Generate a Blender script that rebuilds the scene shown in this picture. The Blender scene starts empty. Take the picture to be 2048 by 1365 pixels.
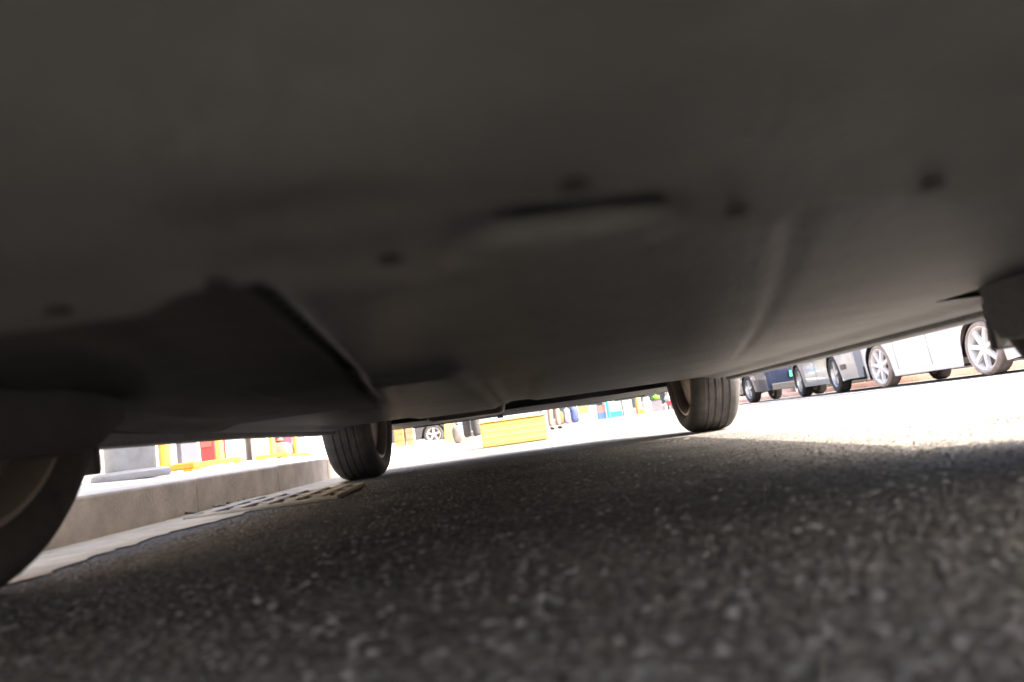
import bpy, bmesh, math, random
import numpy as np
from mathutils import Vector, Matrix
random.seed(7); rng = np.random.default_rng(7)
R = math.radians
scene = bpy.context.scene
C = scene.collection

# ------------------------------------------------------------------ camera
CAM_H, PITCH, ROLL = 0.12, R(6.88), R(7.9)
cam = bpy.data.cameras.new("camera"); co = bpy.data.objects.new("camera", cam); C.objects.link(co)
cam.sensor_width = 36; cam.lens = 26.0; cam.clip_start = 0.01; cam.clip_end = 2000
r0 = Vector((1, 0, 0)); u0 = Vector((0, -math.sin(PITCH), math.cos(PITCH))); f0 = Vector((0, math.cos(PITCH), math.sin(PITCH)))
rr = math.cos(ROLL)*r0 - math.sin(ROLL)*u0; uu = math.cos(ROLL)*u0 + math.sin(ROLL)*r0
co.matrix_world = Matrix(((rr.x, uu.x, -f0.x, 0), (rr.y, uu.y, -f0.y, 0), (rr.z, uu.z, -f0.z, CAM_H), (0, 0, 0, 1)))
cam.dof.use_dof = True; cam.dof.focus_distance = 4.0; cam.dof.aperture_fstop = 3.6
scene.camera = co

# ------------------------------------------------------------------ sky, sun, exposure
SUN_EL, SUN_AZ = R(39.5), R(107)            # azimuth clockwise from +Y (photo depth) towards +X (photo right)
w = bpy.data.worlds.new("World"); scene.world = w; w.use_nodes = True
nt = w.node_tree; nt.nodes.clear()
sky = nt.nodes.new("ShaderNodeTexSky"); sky.sky_type = 'NISHITA'; sky.sun_disc = False
sky.sun_elevation = SUN_EL; sky.sun_rotation = SUN_AZ; sky.dust_density = 6.0; sky.air_density = 0.6
bg = nt.nodes.new("ShaderNodeBackground"); bg.inputs[1].default_value = 0.15
out = nt.nodes.new("ShaderNodeOutputWorld")
nt.links.new(sky.outputs[0], bg.inputs[0]); nt.links.new(bg.outputs[0], out.inputs[0])
sl = bpy.data.lights.new("sun", 'SUN'); sl.energy = 2.1; sl.angle = R(0.6); sl.color = (1, 0.88, 0.78)
so = bpy.data.objects.new("sun", sl); C.objects.link(so)
sd = Vector((math.sin(SUN_AZ)*math.cos(SUN_EL), math.cos(SUN_AZ)*math.cos(SUN_EL), math.sin(SUN_EL)))
so.rotation_euler = sd.to_track_quat('Z', 'Y').to_euler(); so.location = sd*30
vs = scene.view_settings; vs.view_transform = 'Standard'; vs.look = 'None'; vs.gamma = 1; vs.exposure = 3.38
vs.use_curve_mapping = False
scene.cycles.use_denoising = True; scene.cycles.max_bounces = 12; scene.cycles.diffuse_bounces = 6

# ------------------------------------------------------------------ helpers
def mat(name, col, rough=0.6, metal=0.0, var=0.0, scale=8.0, bump=0.0, bscale=None, coat=0.0, col2=None, spec=0.5, detail=6):
    m = bpy.data.materials.new(name); m.use_nodes = True
    n = m.node_tree; b = n.nodes["Principled BSDF"]
    b.inputs["Base Color"].default_value = (*col, 1); b.inputs["Roughness"].default_value = rough
    b.inputs["Metallic"].default_value = metal; b.inputs["Coat Weight"].default_value = coat
    b.inputs["Specular IOR Level"].default_value = spec
    tc = n.nodes.new("ShaderNodeTexCoord")
    if var > 0 or col2:
        no = n.nodes.new("ShaderNodeTexNoise"); no.inputs["Scale"].default_value = scale; no.inputs["Detail"].default_value = detail
        no.inputs["Roughness"].default_value = 0.65
        n.links.new(tc.outputs["Object"], no.inputs["Vector"])
        ra = n.nodes.new("ShaderNodeValToRGB"); ra.color_ramp.elements[0].position = 0.3; ra.color_ramp.elements[1].position = 0.7
        c2 = col2 or tuple(min(1, c*(1+var)) for c in col); c1 = tuple(c*(1-var) for c in col)
        ra.color_ramp.elements[0].color = (*c1, 1); ra.color_ramp.elements[1].color = (*c2, 1)
        n.links.new(no.outputs["Fac"], ra.inputs["Fac"]); n.links.new(ra.outputs["Color"], b.inputs["Base Color"])
    if bump > 0:
        nb = n.nodes.new("ShaderNodeTexNoise"); nb.inputs["Scale"].default_value = bscale or scale*6; nb.inputs["Detail"].default_value = 5
        n.links.new(tc.outputs["Object"], nb.inputs["Vector"])
        bp = n.nodes.new("ShaderNodeBump"); bp.inputs["Strength"].default_value = bump; bp.inputs["Distance"].default_value = 0.01
        n.links.new(nb.outputs["Fac"], bp.inputs["Height"]); n.links.new(bp.outputs["Normal"], b.inputs["Normal"])
    return m
M = {}
def simple(name, col, rough=0.55, var=0.12, **k):
    g_ = sum(col)/3; col = tuple(max(.008, .45*(g_+(c-g_)*1.25)) for c in col)
    if name not in M: M[name] = mat(name, col, rough, var=var, **k)
    return M[name]

class MB:
    def __init__(s): s.v = []; s.f = []
    def add(s, vs, fs):
        o = len(s.v); s.v += [tuple(v) for v in vs]; s.f += [tuple(i+o for i in f) for f in fs]; return s
    def box(s, x0, x1, y0, y1, z0, z1):
        return s.add([(x0,y0,z0),(x1,y0,z0),(x1,y1,z0),(x0,y1,z0),(x0,y0,z1),(x1,y0,z1),(x1,y1,z1),(x0,y1,z1)],
                     [(3,2,1,0),(4,5,6,7),(0,1,5,4),(1,2,6,5),(2,3,7,6),(3,0,4,7)])
    def lathe(s, prof, n=32, axis='z', c=(0,0,0), closed=False):
        """prof: list of (radius, along)"""
        vs = []; fs = []; k = len(prof)
        for i in range(n):
            a = 2*math.pi*i/n; ca, sa = math.cos(a), math.sin(a)
            for (r, h) in prof:
                if axis == 'z': vs.append((c[0]+r*ca, c[1]+r*sa, c[2]+h))
                elif axis == 'x': vs.append((c[0]+h, c[1]+r*ca, c[2]+r*sa))
                else: vs.append((c[0]+r*ca, c[1]+h, c[2]+r*sa))
        for i in range(n):
            j = (i+1) % n
            for q in range(k-1 if not closed else k):
                q2 = (q+1) % k
                fs.append((i*k+q, j*k+q, j*k+q2, i*k+q2))
        if not closed:
            fs.append(tuple(i*k for i in range(n))[::-1]); fs.append(tuple(i*k+k-1 for i in range(n)))
        return s.add(vs, fs)
    def tube(s, p, q, r, n=10):
        p, q = Vector(p), Vector(q); d = (q-p).normalized()
        a = d.orthogonal().normalized(); b = d.cross(a); vs = []
        for c in (p, q):
            for i in range(n):
                t = 2*math.pi*i/n; vs.append(c + r*(math.cos(t)*a + math.sin(t)*b))
        fs = [(i, (i+1) % n, n+(i+1) % n, n+i) for i in range(n)] + [tuple(range(n))[::-1], tuple(range(n, 2*n))]
        return s.add(vs, fs)
    def build(s, name, m, parent=None, smooth=False, bevel=0.0, loc=None, rz=0):
        me = bpy.data.meshes.new(name); me.from_pydata(s.v, [], s.f); me.update()
        bm = bmesh.new(); bm.from_mesh(me); bmesh.ops.recalc_face_normals(bm, faces=bm.faces); bm.to_mesh(me); bm.free()
        return finish(name, me, m, parent, smooth, bevel, loc, rz)
def finish(name, me, m, parent=None, smooth=False, bevel=0.0, loc=None, rz=0):
    me.materials.append(m)
    if smooth:
        me.shade_smooth()
        if smooth != 'all': me.set_sharp_from_angle(angle=R(38))
    o = bpy.data.objects.new(name, me); C.objects.link(o)
    if parent: o.parent = parent
    if loc: o.location = loc
    if rz: o.rotation_euler.z = rz
    if bevel:
        b = o.modifiers.new("bevel", 'BEVEL'); b.width = bevel; b.segments = 2; b.limit_method = 'ANGLE'
    return o
def empty(name, loc=(0,0,0), rz=0):
    o = bpy.data.objects.new(name, None); C.objects.link(o); o.location = loc; o.rotation_euler.z = rz; o.empty_display_size = 0.1
    return o
def tag(o, label=None, cat=None, group=None, kind=None):
    if label: o['label'] = label
    if cat: o['category'] = cat
    if group: o['group'] = group
    if kind: o['kind'] = kind
    return o
def dup(o, loc=None, rz=None, label=None, parent=None):
    c = o.copy(); C.objects.link(c)
    if parent: c.parent = parent
    if loc is not None: c.location = loc
    if rz is not None: c.rotation_euler.z = rz
    if label: c['label'] = label
    for ch in list(o.children): dup(ch, parent=c)
    return c
def sm(a, b, x):
    t = min(1, max(0, (x-a)/(b-a))); return t*t*(3-2*t)
def nsm(a, b, x):
    t = np.clip((x-a)/(b-a), 0, 1); return t*t*(3-2*t)
def grid_mesh(xs, ys, Z, name):
    nx, ny = len(xs), len(ys)
    X, Y = np.meshgrid(xs, ys)
    v = np.stack([X, Y, Z], -1).reshape(-1, 3)
    i = np.arange(nx*ny).reshape(ny, nx)
    f = np.stack([i[:-1,:-1], i[:-1,1:], i[1:,1:], i[1:,:-1]], -1).reshape(-1, 4)
    me = bpy.data.meshes.new(name); me.from_pydata(v.tolist(), [], f.tolist()); me.update(); return me

# ------------------------------------------------------------------ the ground
def asphalt_mat():
    m = bpy.data.materials.new("asphalt"); m.use_nodes = True; n = m.node_tree; b = n.nodes["Principled BSDF"]
    tc = n.nodes.new("ShaderNodeTexCoord")
    vo = n.nodes.new("ShaderNodeTexVoronoi"); vo.inputs["Scale"].default_value = 130
    n.links.new(tc.outputs["Object"], vo.inputs["Vector"])
    ra = n.nodes.new("ShaderNodeValToRGB")
    e = ra.color_ramp.elements; e[0].color = (0.066, 0.062, 0.054, 1); e[1].color = (0.24, 0.225, 0.20, 1)
    e[0].position = 0.15; e[1].position = 0.95
    ra.color_ramp.elements.new(0.6).color = (0.130, 0.122, 0.106, 1)
    n.links.new(vo.outputs["Color"], ra.inputs["Fac"])
    no = n.nodes.new("ShaderNodeTexNoise"); no.inputs["Scale"].default_value = 2.2; no.inputs["Detail"].default_value = 8
    n.links.new(tc.outputs["Object"], no.inputs["Vector"])
    mr = n.nodes.new("ShaderNodeMapRange"); mr.inputs[1].default_value = 0.25; mr.inputs[2].default_value = 0.75; mr.inputs[3].default_value = 0.55; mr.inputs[4].default_value = 1.4
    n.links.new(no.outputs["Fac"], mr.inputs[0])
    mx = n.nodes.new("ShaderNodeMix"); mx.data_type = 'RGBA'; mx.blend_type = 'MULTIPLY'; mx.inputs[0].default_value = 1
    n.links.new(ra.outputs[0], mx.inputs[6]); n.links.new(mr.outputs[0], mx.inputs[7]); n.links.new(mx.outputs[2], b.inputs["Base Color"])
    b.inputs["Roughness"].default_value = 0.9; b.inputs["Specular IOR Level"].default_value = 0.2
    bp = n.nodes.new("ShaderNodeBump"); bp.inputs["Strength"].default_value = 0.9; bp.inputs["Distance"].default_value = 0.004
    n.links.new(vo.outputs["Distance"], bp.inputs["Height"]); bp.invert = True
    n.links.new(bp.outputs["Normal"], b.inputs["Normal"])
    return m
ASPH = asphalt_mat()
xs = np.concatenate([[-400, -60], np.linspace(-12, 14, 14), [60, 400]]); ys = np.concatenate([[-400, -40], np.linspace(-10, 40, 26), [90, 600]])
road = finish('road', grid_mesh(xs, ys, np.zeros((len(ys), len(xs))), 'road'), ASPH)
tag(road, kind='structure')

# loose and embedded aggregate, the stones one sees close to the lens
def stones():
    n = 20000
    Y = 0.12 + 2.9*rng.random(n)**1.7; X = (rng.random(n)-0.5)*2*(0.35+0.8*Y); X = np.where(X < -.76, rng.random(n)-.75, np.clip(X, -9, 1.6))
    keep = np.abs(X) < 1.6; X, Y = X[keep], Y[keep]; n = len(X)
    ico = np.array([(1,0,0),(.5,.87,0),(-.5,.87,0),(-1,0,0),(-.5,-.87,0),(.5,-.87,0),(.35,.2,.62),(-.35,.25,.7),(0,-.4,.66)], float)
    fc = [(0,1,6),(1,2,7,6),(2,3,7),(3,4,8,7),(4,5,8),(5,0,6,8),(6,7,8)]
    s = 0.0016 + 0.0042*rng.random(n)**2.4
    a = rng.random(n)*6.283; st = 0.7+0.6*rng.random(n)
    P = ico[None]*(1+0.25*(rng.random((n, 9, 1))-.5))
    x = P[...,0]*s[:,None]*st[:,None]; y = P[...,1]*s[:,None]; z = P[...,2]*s[:,None]*0.75
    ca, sa = np.cos(a)[:,None], np.sin(a)[:,None]
    v = np.stack([x*ca-y*sa+X[:,None], x*sa+y*ca+Y[:,None], z-0.0003], -1).reshape(-1, 3)
    fs = []
    for i in range(n):
        o = i*9; fs += [tuple(k+o for k in f) for f in fc]
    me = bpy.data.meshes.new('asphalt_aggregate'); me.from_pydata(v.tolist(), [], fs); me.update()
    col = np.repeat(np.clip(0.085+0.20*rng.random(n)**3.0, 0, .6), 9)
    tint = np.repeat(rng.random(n), 9)
    rgba = np.stack([col*(1+.06*tint), col*(.98), col*(.95-.08*tint), np.ones_like(col)], -1).astype(np.float32)
    at = me.color_attributes.new("stone", 'FLOAT_COLOR', 'POINT'); at.data.foreach_set('color', rgba.ravel())
    m = bpy.data.materials.new("aggregate"); m.use_nodes = True; b = m.node_tree.nodes["Principled BSDF"]
    vc = m.node_tree.nodes.new("ShaderNodeVertexColor"); vc.layer_name = "stone"
    m.node_tree.links.new(vc.outputs[0], b.inputs["Base Color"]); b.inputs["Roughness"].default_value = 0.55
    o = finish('asphalt_aggregate', me, m); tag(o, 'small pale and dark stones bound in the asphalt surface', 'gravel', kind='stuff'); return o
stones()

CONC = mat("kerb_concrete", (0.56, 0.485, 0.39), 0.85, var=0.24, scale=9, bump=0.35, bscale=70)
GUT = mat("gutter_concrete", (0.56, 0.46, 0.31), 0.85, var=0.22, scale=14, bump=0.3, bscale=120)
PAVE = mat("paving", (0.36, 0.35, 0.335), 0.8, var=0.12, scale=5, bump=0.2, bscale=80)
g = MB()
gy = [-10, -3, 0] + list(np.linspace(.8, 5, 120)) + [6, 8, 12, 30]
ge = [-0.785 + 0.02*math.sin(7*y) + 0.012*math.sin(17*y+1) + random.uniform(-.014, .014) for y in gy]
ng = len(gy)
g.add([(-1.06, y, 0.004) for y in gy] + [(e, y, 0.003) for e, y in zip(ge, gy)], [(i, i+ng, i+ng+1, i+1) for i in range(ng-1)])
tag(g.build('gutter', GUT), kind='structure')

# kerb: each block a piece
KZ = 0.112
kerb = empty('kerb', (-1.05, 1.0, 0)); tag(kerb, 'grey concrete kerb running along the left of the parked car', 'kerb')
pitch = 0.78; y = -5.44+0.004
kb = MB().box(-0.15, 0, 0.004, pitch-0.004, -0.05, KZ)
blk = None
while y < 7.7:
    if blk is None:
        blk = kb.build('kerb_block', CONC, kerb, bevel=0.008); o = blk
    else:
        o = blk.copy(); C.objects.link(o); o.parent = kerb
    o.location = (random.uniform(-.003, .003), y-1.0, random.uniform(-.003, .002)); y += pitch
MB().add([(-.15,0,-.05),(0,0,-.05),(0,.8,-.05),(-.15,.8,-.05),(-.15,0,KZ),(0,0,KZ),(0,.8,.03),(-.15,.8,.03)],
         [(3,2,1,0),(4,5,6,7),(0,1,5,4),(1,2,6,5),(2,3,7,6),(3,0,4,7)]).build('ramp_block', CONC, kerb, bevel=0.006, loc=(0, y-1.0+.004, 0))
yr = y
MB().box(-.15, 0, 0, 20, -.05, .03).build('dropped_block', CONC, kerb, loc=(0, y+.812-1.0, 0))

SLOPE = 0.05
def pave_z(x, y):
    t = -1.2-x; return KZ-0.006 + SLOPE*t - sm(yr, yr+.8, y)*0.085*max(0, 1-t/2.5)
pxs = np.linspace(-1.2, -9, 28)[::-1]; pys = np.concatenate([np.linspace(-12, 7, 20), np.linspace(7.2, 10, 18), np.linspace(11, 30, 20)])
Z = np.array([[pave_z(x, y)-(0.022 if (-3.3 < x < -1.1 and -0.3 < y < 7.6) else 0.0) for x in pxs] for y in pys])
side = finish('pavement', grid_mesh(pxs, pys, Z, 'pavement'), PAVE); tag(side, kind='structure')
sl_ = None
for i in range(5):
    for j in range(19):
        x = -1.21-0.4*i-0.2; yy = 0.0+0.4*j+0.2
        if sl_ is None:
            sl_ = MB().box(-.196, .196, -.196, .196, -.03, 0).build('paving_slab', PAVE, side, bevel=0.004); o = sl_
        else:
            o = sl_.copy(); C.objects.link(o); o.parent = side
        o.location = (x, yy, pave_z(x, yy)+random.uniform(-.001, .0015)); o.rotation_euler = (0, math.atan(SLOPE), 0)

# drain grate in the gutter
IRON = mat("cast_iron", (0.52, 0.45, 0.34), 0.9, 0.0, var=0.25, scale=20, bump=0.3, spec=0.15)
PIT_SHADE = mat("drain_shade", (0.012, 0.011, 0.01), 0.9)  # flat near-black plate: shade of the drain opening put into colour
gr = empty('drain_grate', (-0.775, 2.36, 0.0), R(5)); tag(gr, 'slotted drain grate set in the gutter beside the kerb', 'drain')
MB().box(-.21, .21, -.29, .29, .0045, .006).build('pit_plate', PIT_SHADE, gr)
for (a, b, c, d) in ((-.21,.21,-.29,-.272), (-.21,.21,.272,.29), (-.21,-.196,-.27,.27), (.196,.21,-.27,.27)):
    MB().box(a, b, c, d, .001, .012).build('frame_bar', IRON, gr, bevel=.002)
for yy in (-.09, .09):
    MB().box(-.194, .194, yy-.018, yy+.018, .001, .0125).build('cross_bar', IRON, gr, bevel=.002)
bar = None
for i in range(5):
    x = -.148+.074*i
    if bar is None: bar = MB().box(-.018, .018, -.27, .27, .001, .015).build('slat', IRON, gr, bevel=.003); o = bar
    else: o = bar.copy(); C.objects.link(o); o.parent = gr
    o.location = (x, 0, 0)

# right side of the street: parking line, far kerb and red pavement
PAINT = mat("road_paint", (0.72, 0.71, 0.68), 0.6, var=0.1, scale=12)
MB().box(4.35, 4.5, -10, 60, .001, .005).build('parking_line', PAINT)['kind'] = 'structure'
RED = mat("red_paving", (0.5, 0.27, 0.18), 0.8, var=0.2, scale=6)
REDK = mat("red_kerb", (0.74, 0.45, 0.33), 0.8, var=0.12, scale=6)
MB().box(7.8, 33.9, -32, 60, -.1, .10).build('right_pavement', RED)['kind'] = 'structure'
rk = empty('right_kerb', (7.7, 10, 0)); tag(rk, 'reddish kerb behind the cars parked across the street', 'kerb')
b0 = None
for i in range(30):
    if b0 is None: b0 = MB().box(-.09, .09, -.495, .495, -.05, .12).build('kerb_block', REDK, rk, bevel=.008); o = b0
    else: o = b0.copy(); C.objects.link(o); o.parent = rk
    o.location = (0, -5+i*1.0, 0)
MB().box(-1, 14, 31, 60, -.1, .09).build('far_pavement', PAVE)['kind'] = 'structure'
MB().box(-9, -1.05, 31, 60, -.1, .085).build('far_left_pavement', PAVE)['kind'] = 'structure'

# ------------------------------------------------------------------ vehicles
TYRE = mat("tyre_rubber", (0.028, 0.027, 0.026), 0.8, var=0.25, scale=14, bump=0.2, col2=(0.06, 0.055, 0.05))
RIM = mat("alloy", (0.55, 0.53, 0.5), 0.35, 0.85, var=0.15, scale=6)
STEEL = mat("brake_iron", (0.16, 0.13, 0.11), 0.6, 0.6, var=0.3, scale=10)
BLK = mat("black_plastic", (0.03, 0.03, 0.031), 0.55, var=0.25, scale=10)
GLASS = mat("car_glass", (0.015, 0.018, 0.02), 0.06, 0.0, spec=0.8)
CHROME = mat("chrome", (0.7, 0.7, 0.7), 0.12, 1.0)
REDL = mat("tail_lens", (0.45, 0.02, 0.02), 0.2, coat=0.6)
CLEAR = mat("head_lens", (0.55, 0.57, 0.6), 0.12, coat=0.8)
PLATEG = mat("plate_green", (0.05, 0.52, 0.22), 0.4, var=0.05)
PLATEB = mat("plate_blue", (0.02, 0.09, 0.42), 0.4, var=0.05)
PLATEW = mat("plate_white", (0.8, 0.82, 0.8), 0.4)

def make_wheel(parent, r, wd, x, y, sgn, rim_m, tyre_m, rfrac=0.66, spokes=5):
    """sgn: +1 when the outer face looks to +x"""
    hub = MB().lathe([(0.02, -wd*.45), (.05, -wd*.42), (.06, -wd*.25), (r*rfrac*.9, -wd*.24), (r*rfrac*.9, -wd*.16), (.06, -wd*.15), (.05, wd*.3), (.02, wd*.33)], 24, 'x').build('wheel', STEEL, parent, smooth=True, loc=(x, y, r))
    if sgn < 0: hub.rotation_euler.z = math.pi
    ri = r*rfrac; h = wd/2; t = MB(); gv = .004
    prof = [(ri, -h*.82), (ri+.012, -h*.93), (ri+(r-ri)*.45, -h), (r-.028, -h*.95), (r-.010, -h*.80), (r-.003, -h*.66)]
    for c in (-.42, -.14, .14, .42):
        q = c*h; prof += [(r-.001, q-.007), (r-gv, q-.005), (r-gv, q+.005), (r-.001, q+.007)]
    prof += [(r-.003, h*.66), (r-.010, h*.80), (r-.028, h*.95), (ri+(r-ri)*.45, h), (ri+.012, h*.93), (ri, h*.82)]
    t.lathe(prof, 56, 'x', closed=True)
    t.build('tyre', tyre_m, hub, smooth=True)
    m = MB()
    m.lathe([(ri+.006, -h*.84), (ri+.006, -h*.78), (ri-.012, -h*.7), (ri-.03, -h*.2), (ri-.025, h*.5), (ri-.004, h*.8), (ri+.006, h*.84),
             (ri-.004, h*.86), (ri-.03, h*.55), (ri-.037, -h*.2), (ri-.022, -h*.72), (ri-.006, -h*.86)], 48, 'x', closed=True)
    for k in range(spokes):
        a = 2*math.pi*k/spokes+.3; ca, sa = math.cos(a), math.sin(a); vs = []
        for (rad, hw, x0, x1) in ((.03, .035, h*.35, h*.72), (ri-.022, .028, h*.45, h*.8)):
            for (dx, dw) in ((x0, -hw), (x0, hw), (x1, hw*.8), (x1, -hw*.8)):
                vs.append((dx, rad*ca-dw*sa, rad*sa+dw*ca))
        m.add(vs, [(0,1,2,3), (7,6,5,4), (0,4,5,1), (1,5,6,2), (2,6,7,3), (3,7,4,0)])
    m.lathe([(.01, h*.3), (.06, h*.35), (.062, h*.7), (.05, h*.78), (.01, h*.79)], 24, 'x')
    m.build('rim', rim_m, hub, smooth=True)
    return hub

def make_car(name, label, loc, rz, paint, L=4.3, W=1.78, Ht=1.48, ya=0.86, yb=3.48, track=1.54, r=.31, tw=.2, sill=.2, rim_m=None, tyre_m=None, rfrac=.66,
             hatch=True, plate=PLATEB, front_clear=.2, rear_clear=.22, group=None, spokes=5, arch=.045, bottom=True):
    root = empty(name, loc, rz); tag(root, label, 'car', group)
    rim_m = rim_m or RIM; tyre_m = tyre_m or TYRE
    Ra = r+arch; hw = W/2
    base = list(np.linspace(0, .5, 14)) + list(np.linspace(.5, L-.5, 60)) + list(np.linspace(L-.5, L, 14))
    for yw in (ya, yb): base += [yw+Ra*s for s in np.sin(np.linspace(-math.pi/2, math.pi/2, 25))]
    ysn = sorted(set(round(v, 4) for v in base)); ysn = [v for i, v in enumerate(ysn) if i == 0 or v-ysn[i-1] > .004]
    cowl, roof0, roof1 = .25*L, .44*L, (.86 if hatch else .76)*L
    tail = (.985 if hatch else .87)*L
    belt = .62*Ht
    def wid(y):
        a = 1 - .20*(1-sm(0, .55, y))**2.0 - .14*(1-sm(0, .5, L-y))**2.0
        return hw*a
    def ztop(y):
        if y < cowl: return .46*Ht + (.66-.46)*Ht*math.sin(min(1, (y/cowl))**.5*math.pi/2)
        if y < roof0: t = (y-cowl)/(roof0-cowl); return .66*Ht + .33*Ht*math.sin(t*math.pi/2)**.95
        if y < roof1: t = (y-roof0)/(roof1-roof0); return Ht*(.99+.01*math.sin(t*math.pi) - .05*t*t)
        if y < tail: t = (y-roof1)/(tail-roof1); return Ht*(.94-(.28 if hatch else .26)*t**1.15)
        t = (y-tail)/(L-tail); return Ht*((.66 if hatch else .68)-(.08 if hatch else .05)*t)
    def zbot(y):
        z = sill + (front_clear-sill)*(1-sm(0, .3, y)) + (rear_clear-sill)*sm(L-.5, L-.2, y)
        for yw in (ya, yb):
            d = abs(y-yw)
            if d < Ra: z = max(z, r+math.sqrt(max(0, Ra*Ra-d*d)))
        return z
    NS = 9; NG = 4; NR = 8
    rows = []
    for y in ysn:
        wv, zt, zb = wid(y), ztop(y), zbot(y)
        bl = min(belt+.03*y/L, zt-.04)
        sec = []
        for k in range(NS+1):
            t = k/NS; z = zb+(bl-zb)*t
            hz = (z-sill)/(bl-sill+1e-6)
            sec.append((wv*(.955+.045*math.sin(min(1, max(0, hz))*math.pi*.62)/1.0) - .012*max(0, hz-.75), z))
        gh = zt-bl; wr = wv*(1-.26*sm(.05, .45, gh)) ; zr = bl+gh*.86 if gh > .1 else bl+gh*.5
        x0 = sec[-1][0]
        for k in range(1, NG+1):
            t = k/NG; sec.append((x0+(wr-x0)*(t**1.25), bl+(zr-bl)*t))
        for k in range(1, NR+1):
            t = k/NR; sec.append((wr*math.cos(t*math.pi/2)**.55 if k < NR else 0, zr+(zt-zr)*math.sin(t*math.pi/2)**1.0))
        rows.append(sec)
    n = len(rows[0]); mb = MB(); N = 2*n-1; vs = []
    for y, sec in zip(ysn, rows):
        full = [(-x, y, z) for x, z in sec] + [(x, y, z) for x, z in sec[::-1][1:]]
        vs += full
    fs = []
    for i in range(len(rows)-1):
        for k in range(N-1): fs.append((i*N+k, i*N+k+1, (i+1)*N+k+1, (i+1)*N+k))
    fs.append(tuple(range(N))); fs.append(tuple((len(rows)-1)*N+k for k in range(N))[::-1])
    mb.add(vs, fs); mb.build('body', paint, root, smooth=True)
    def patch(nm, i0, i1, ks, m, off):
        p = MB(); idx = {}; pv = []; pf = []
        me_n = lambda i, k: Vector(vs[i*N+k])
        for i in range(i0, i1):
            for k in ks:
                q = []
                for (a, b) in ((i, k), (i, k+1), (i+1, k+1), (i+1, k)):
                    if (a, b) not in idx:
                        a0, a1 = max(a-1, 0), min(a+1, len(rows)-1); b0_, b1 = max(b-1, 0), min(b+1, N-1)
                        nn = (me_n(a1, b)-me_n(a0, b)).cross(me_n(a, b1)-me_n(a, b0_))
                        if nn.length > 0: nn.normalize()
                        c = me_n(a, b)
                        if nn.dot(c-Vector((0, L/2, .5))) < 0: nn = -nn
                        idx[(a, b)] = len(pv); pv.append(c+nn*off)
                    q.append(idx[(a, b)])
                pf.append(tuple(q))
        if pf: p.add(pv, pf).build(nm, m, root, smooth=True)
    def near(y): return min(range(len(ysn)), key=lambda i: abs(ysn[i]-y))
    patch('windscreen', near(cowl+.06), near(roof0-.02), range(n-1-NR+1, n-1+NR-1), GLASS, .004)
    patch('rear_window', near(roof1+.04), near(tail-.1*(tail-roof1)), range(n-1-NR+1, n-1+NR-1), GLASS, .004)
    for (s0, s1) in ((cowl+.42, .535*L), (.545*L, roof1-.25)):
        patch('side_window', near(s0), near(s1), range(NS, NS+NG), GLASS, .004)
        patch('side_window', near(s0), near(s1), range(N-1-NS-NG, N-1-NS), GLASS, .004)
    # doors: shut lines, handles
    for s in (-1, 1):
        for yd in (.535*L, .33*L, .72*L):
            i = near(yd); k0 = 1
            if ysn[i] > ya+Ra+.02 and ysn[i] < yb-Ra*.2:
                pts = [Vector(vs[i*N+(k if s < 0 else N-1-k)]) for k in range(3 if yd > .7*L else k0, NS+1)]
                d = MB()
                for a, b in zip(pts[:-1], pts[1:]): d.tube(a, b, .004, 5)
                d.build('shut_line', BLK, root)
        for yd in (.50*L, .68*L):
            i = near(yd); p = Vector(vs[i*N+(NS-1 if s < 0 else N-NS)])
            MB().box(p.x-.012+s*.012, p.x+.012+s*.012, p.y-.09, p.y+.09, p.z-.035, p.z-.01).build('door_handle', paint, root, bevel=.006)
        MB().box(min(s*(hw-.02), s*(hw+.16)), max(s*(hw-.02), s*(hw+.16)), cowl+.45, cowl+.58, belt+.02, belt+.15).build('mirror', paint, root, bevel=.03)
        # arch liners
        for yw in (ya, yb):
            a = MB(); k = 20; pts = [(yw+Ra*.995*math.cos(math.pi*q/k), max(.18, r+Ra*.995*math.sin(math.pi*q/k))) for q in range(k+1)]
            va = [(s*(hw*.94), p, z) for p, z in pts] + [(s*(track/2-tw/2-.05), p, z) for p, z in pts]
            a.add(va, [(q, q+1, q+k+2, q+k+1) for q in range(k)] + [tuple(range(k+1, 2*k+2))]).build('arch_liner', BLK, root)
        make_wheel(root, r, tw, s*track/2, ya, s, rim_m, tyre_m, rfrac, spokes); make_wheel(root, r, tw, s*track/2, yb, s, rim_m, tyre_m, rfrac, spokes)
        # lamps follow the skin
        kk = range(NS-3, NS-1) if s < 0 else range(N-1-(NS-1), N-1-(NS-3))
        patch('headlight', 0, near(.42), kk, CLEAR, .004)
        patch('tail_light', near(L-.32), len(rows)-1, kk, REDL, .004)
        kk = range(2, 3) if s < 0 else range(N-4, N-3)
        patch('reflector', near(L-.42), near(L-.24), kk, REDL if not group else STEEL, .004)
    wf = wid(0); wr_ = wid(L)
    MB().box(-.23, .23, -.022, -.004, .44, .57).build('licence_plate', plate, root, bevel=.003)
    MB().box(-.6*wf, .6*wf, -.02, .0, .24, .38).build('grille', BLK, root, bevel=.008)
    MB().box(-.23, .23, L+.004, L+.022, .46, .60).build('rear_licence_plate', plate, root, bevel=.003)
    MB().box(-.86*wr_, .86*wr_, L-.01, L+.02, rear_clear-.005, .36).build('bumper_insert', BLK, root, bevel=.01)
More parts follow.
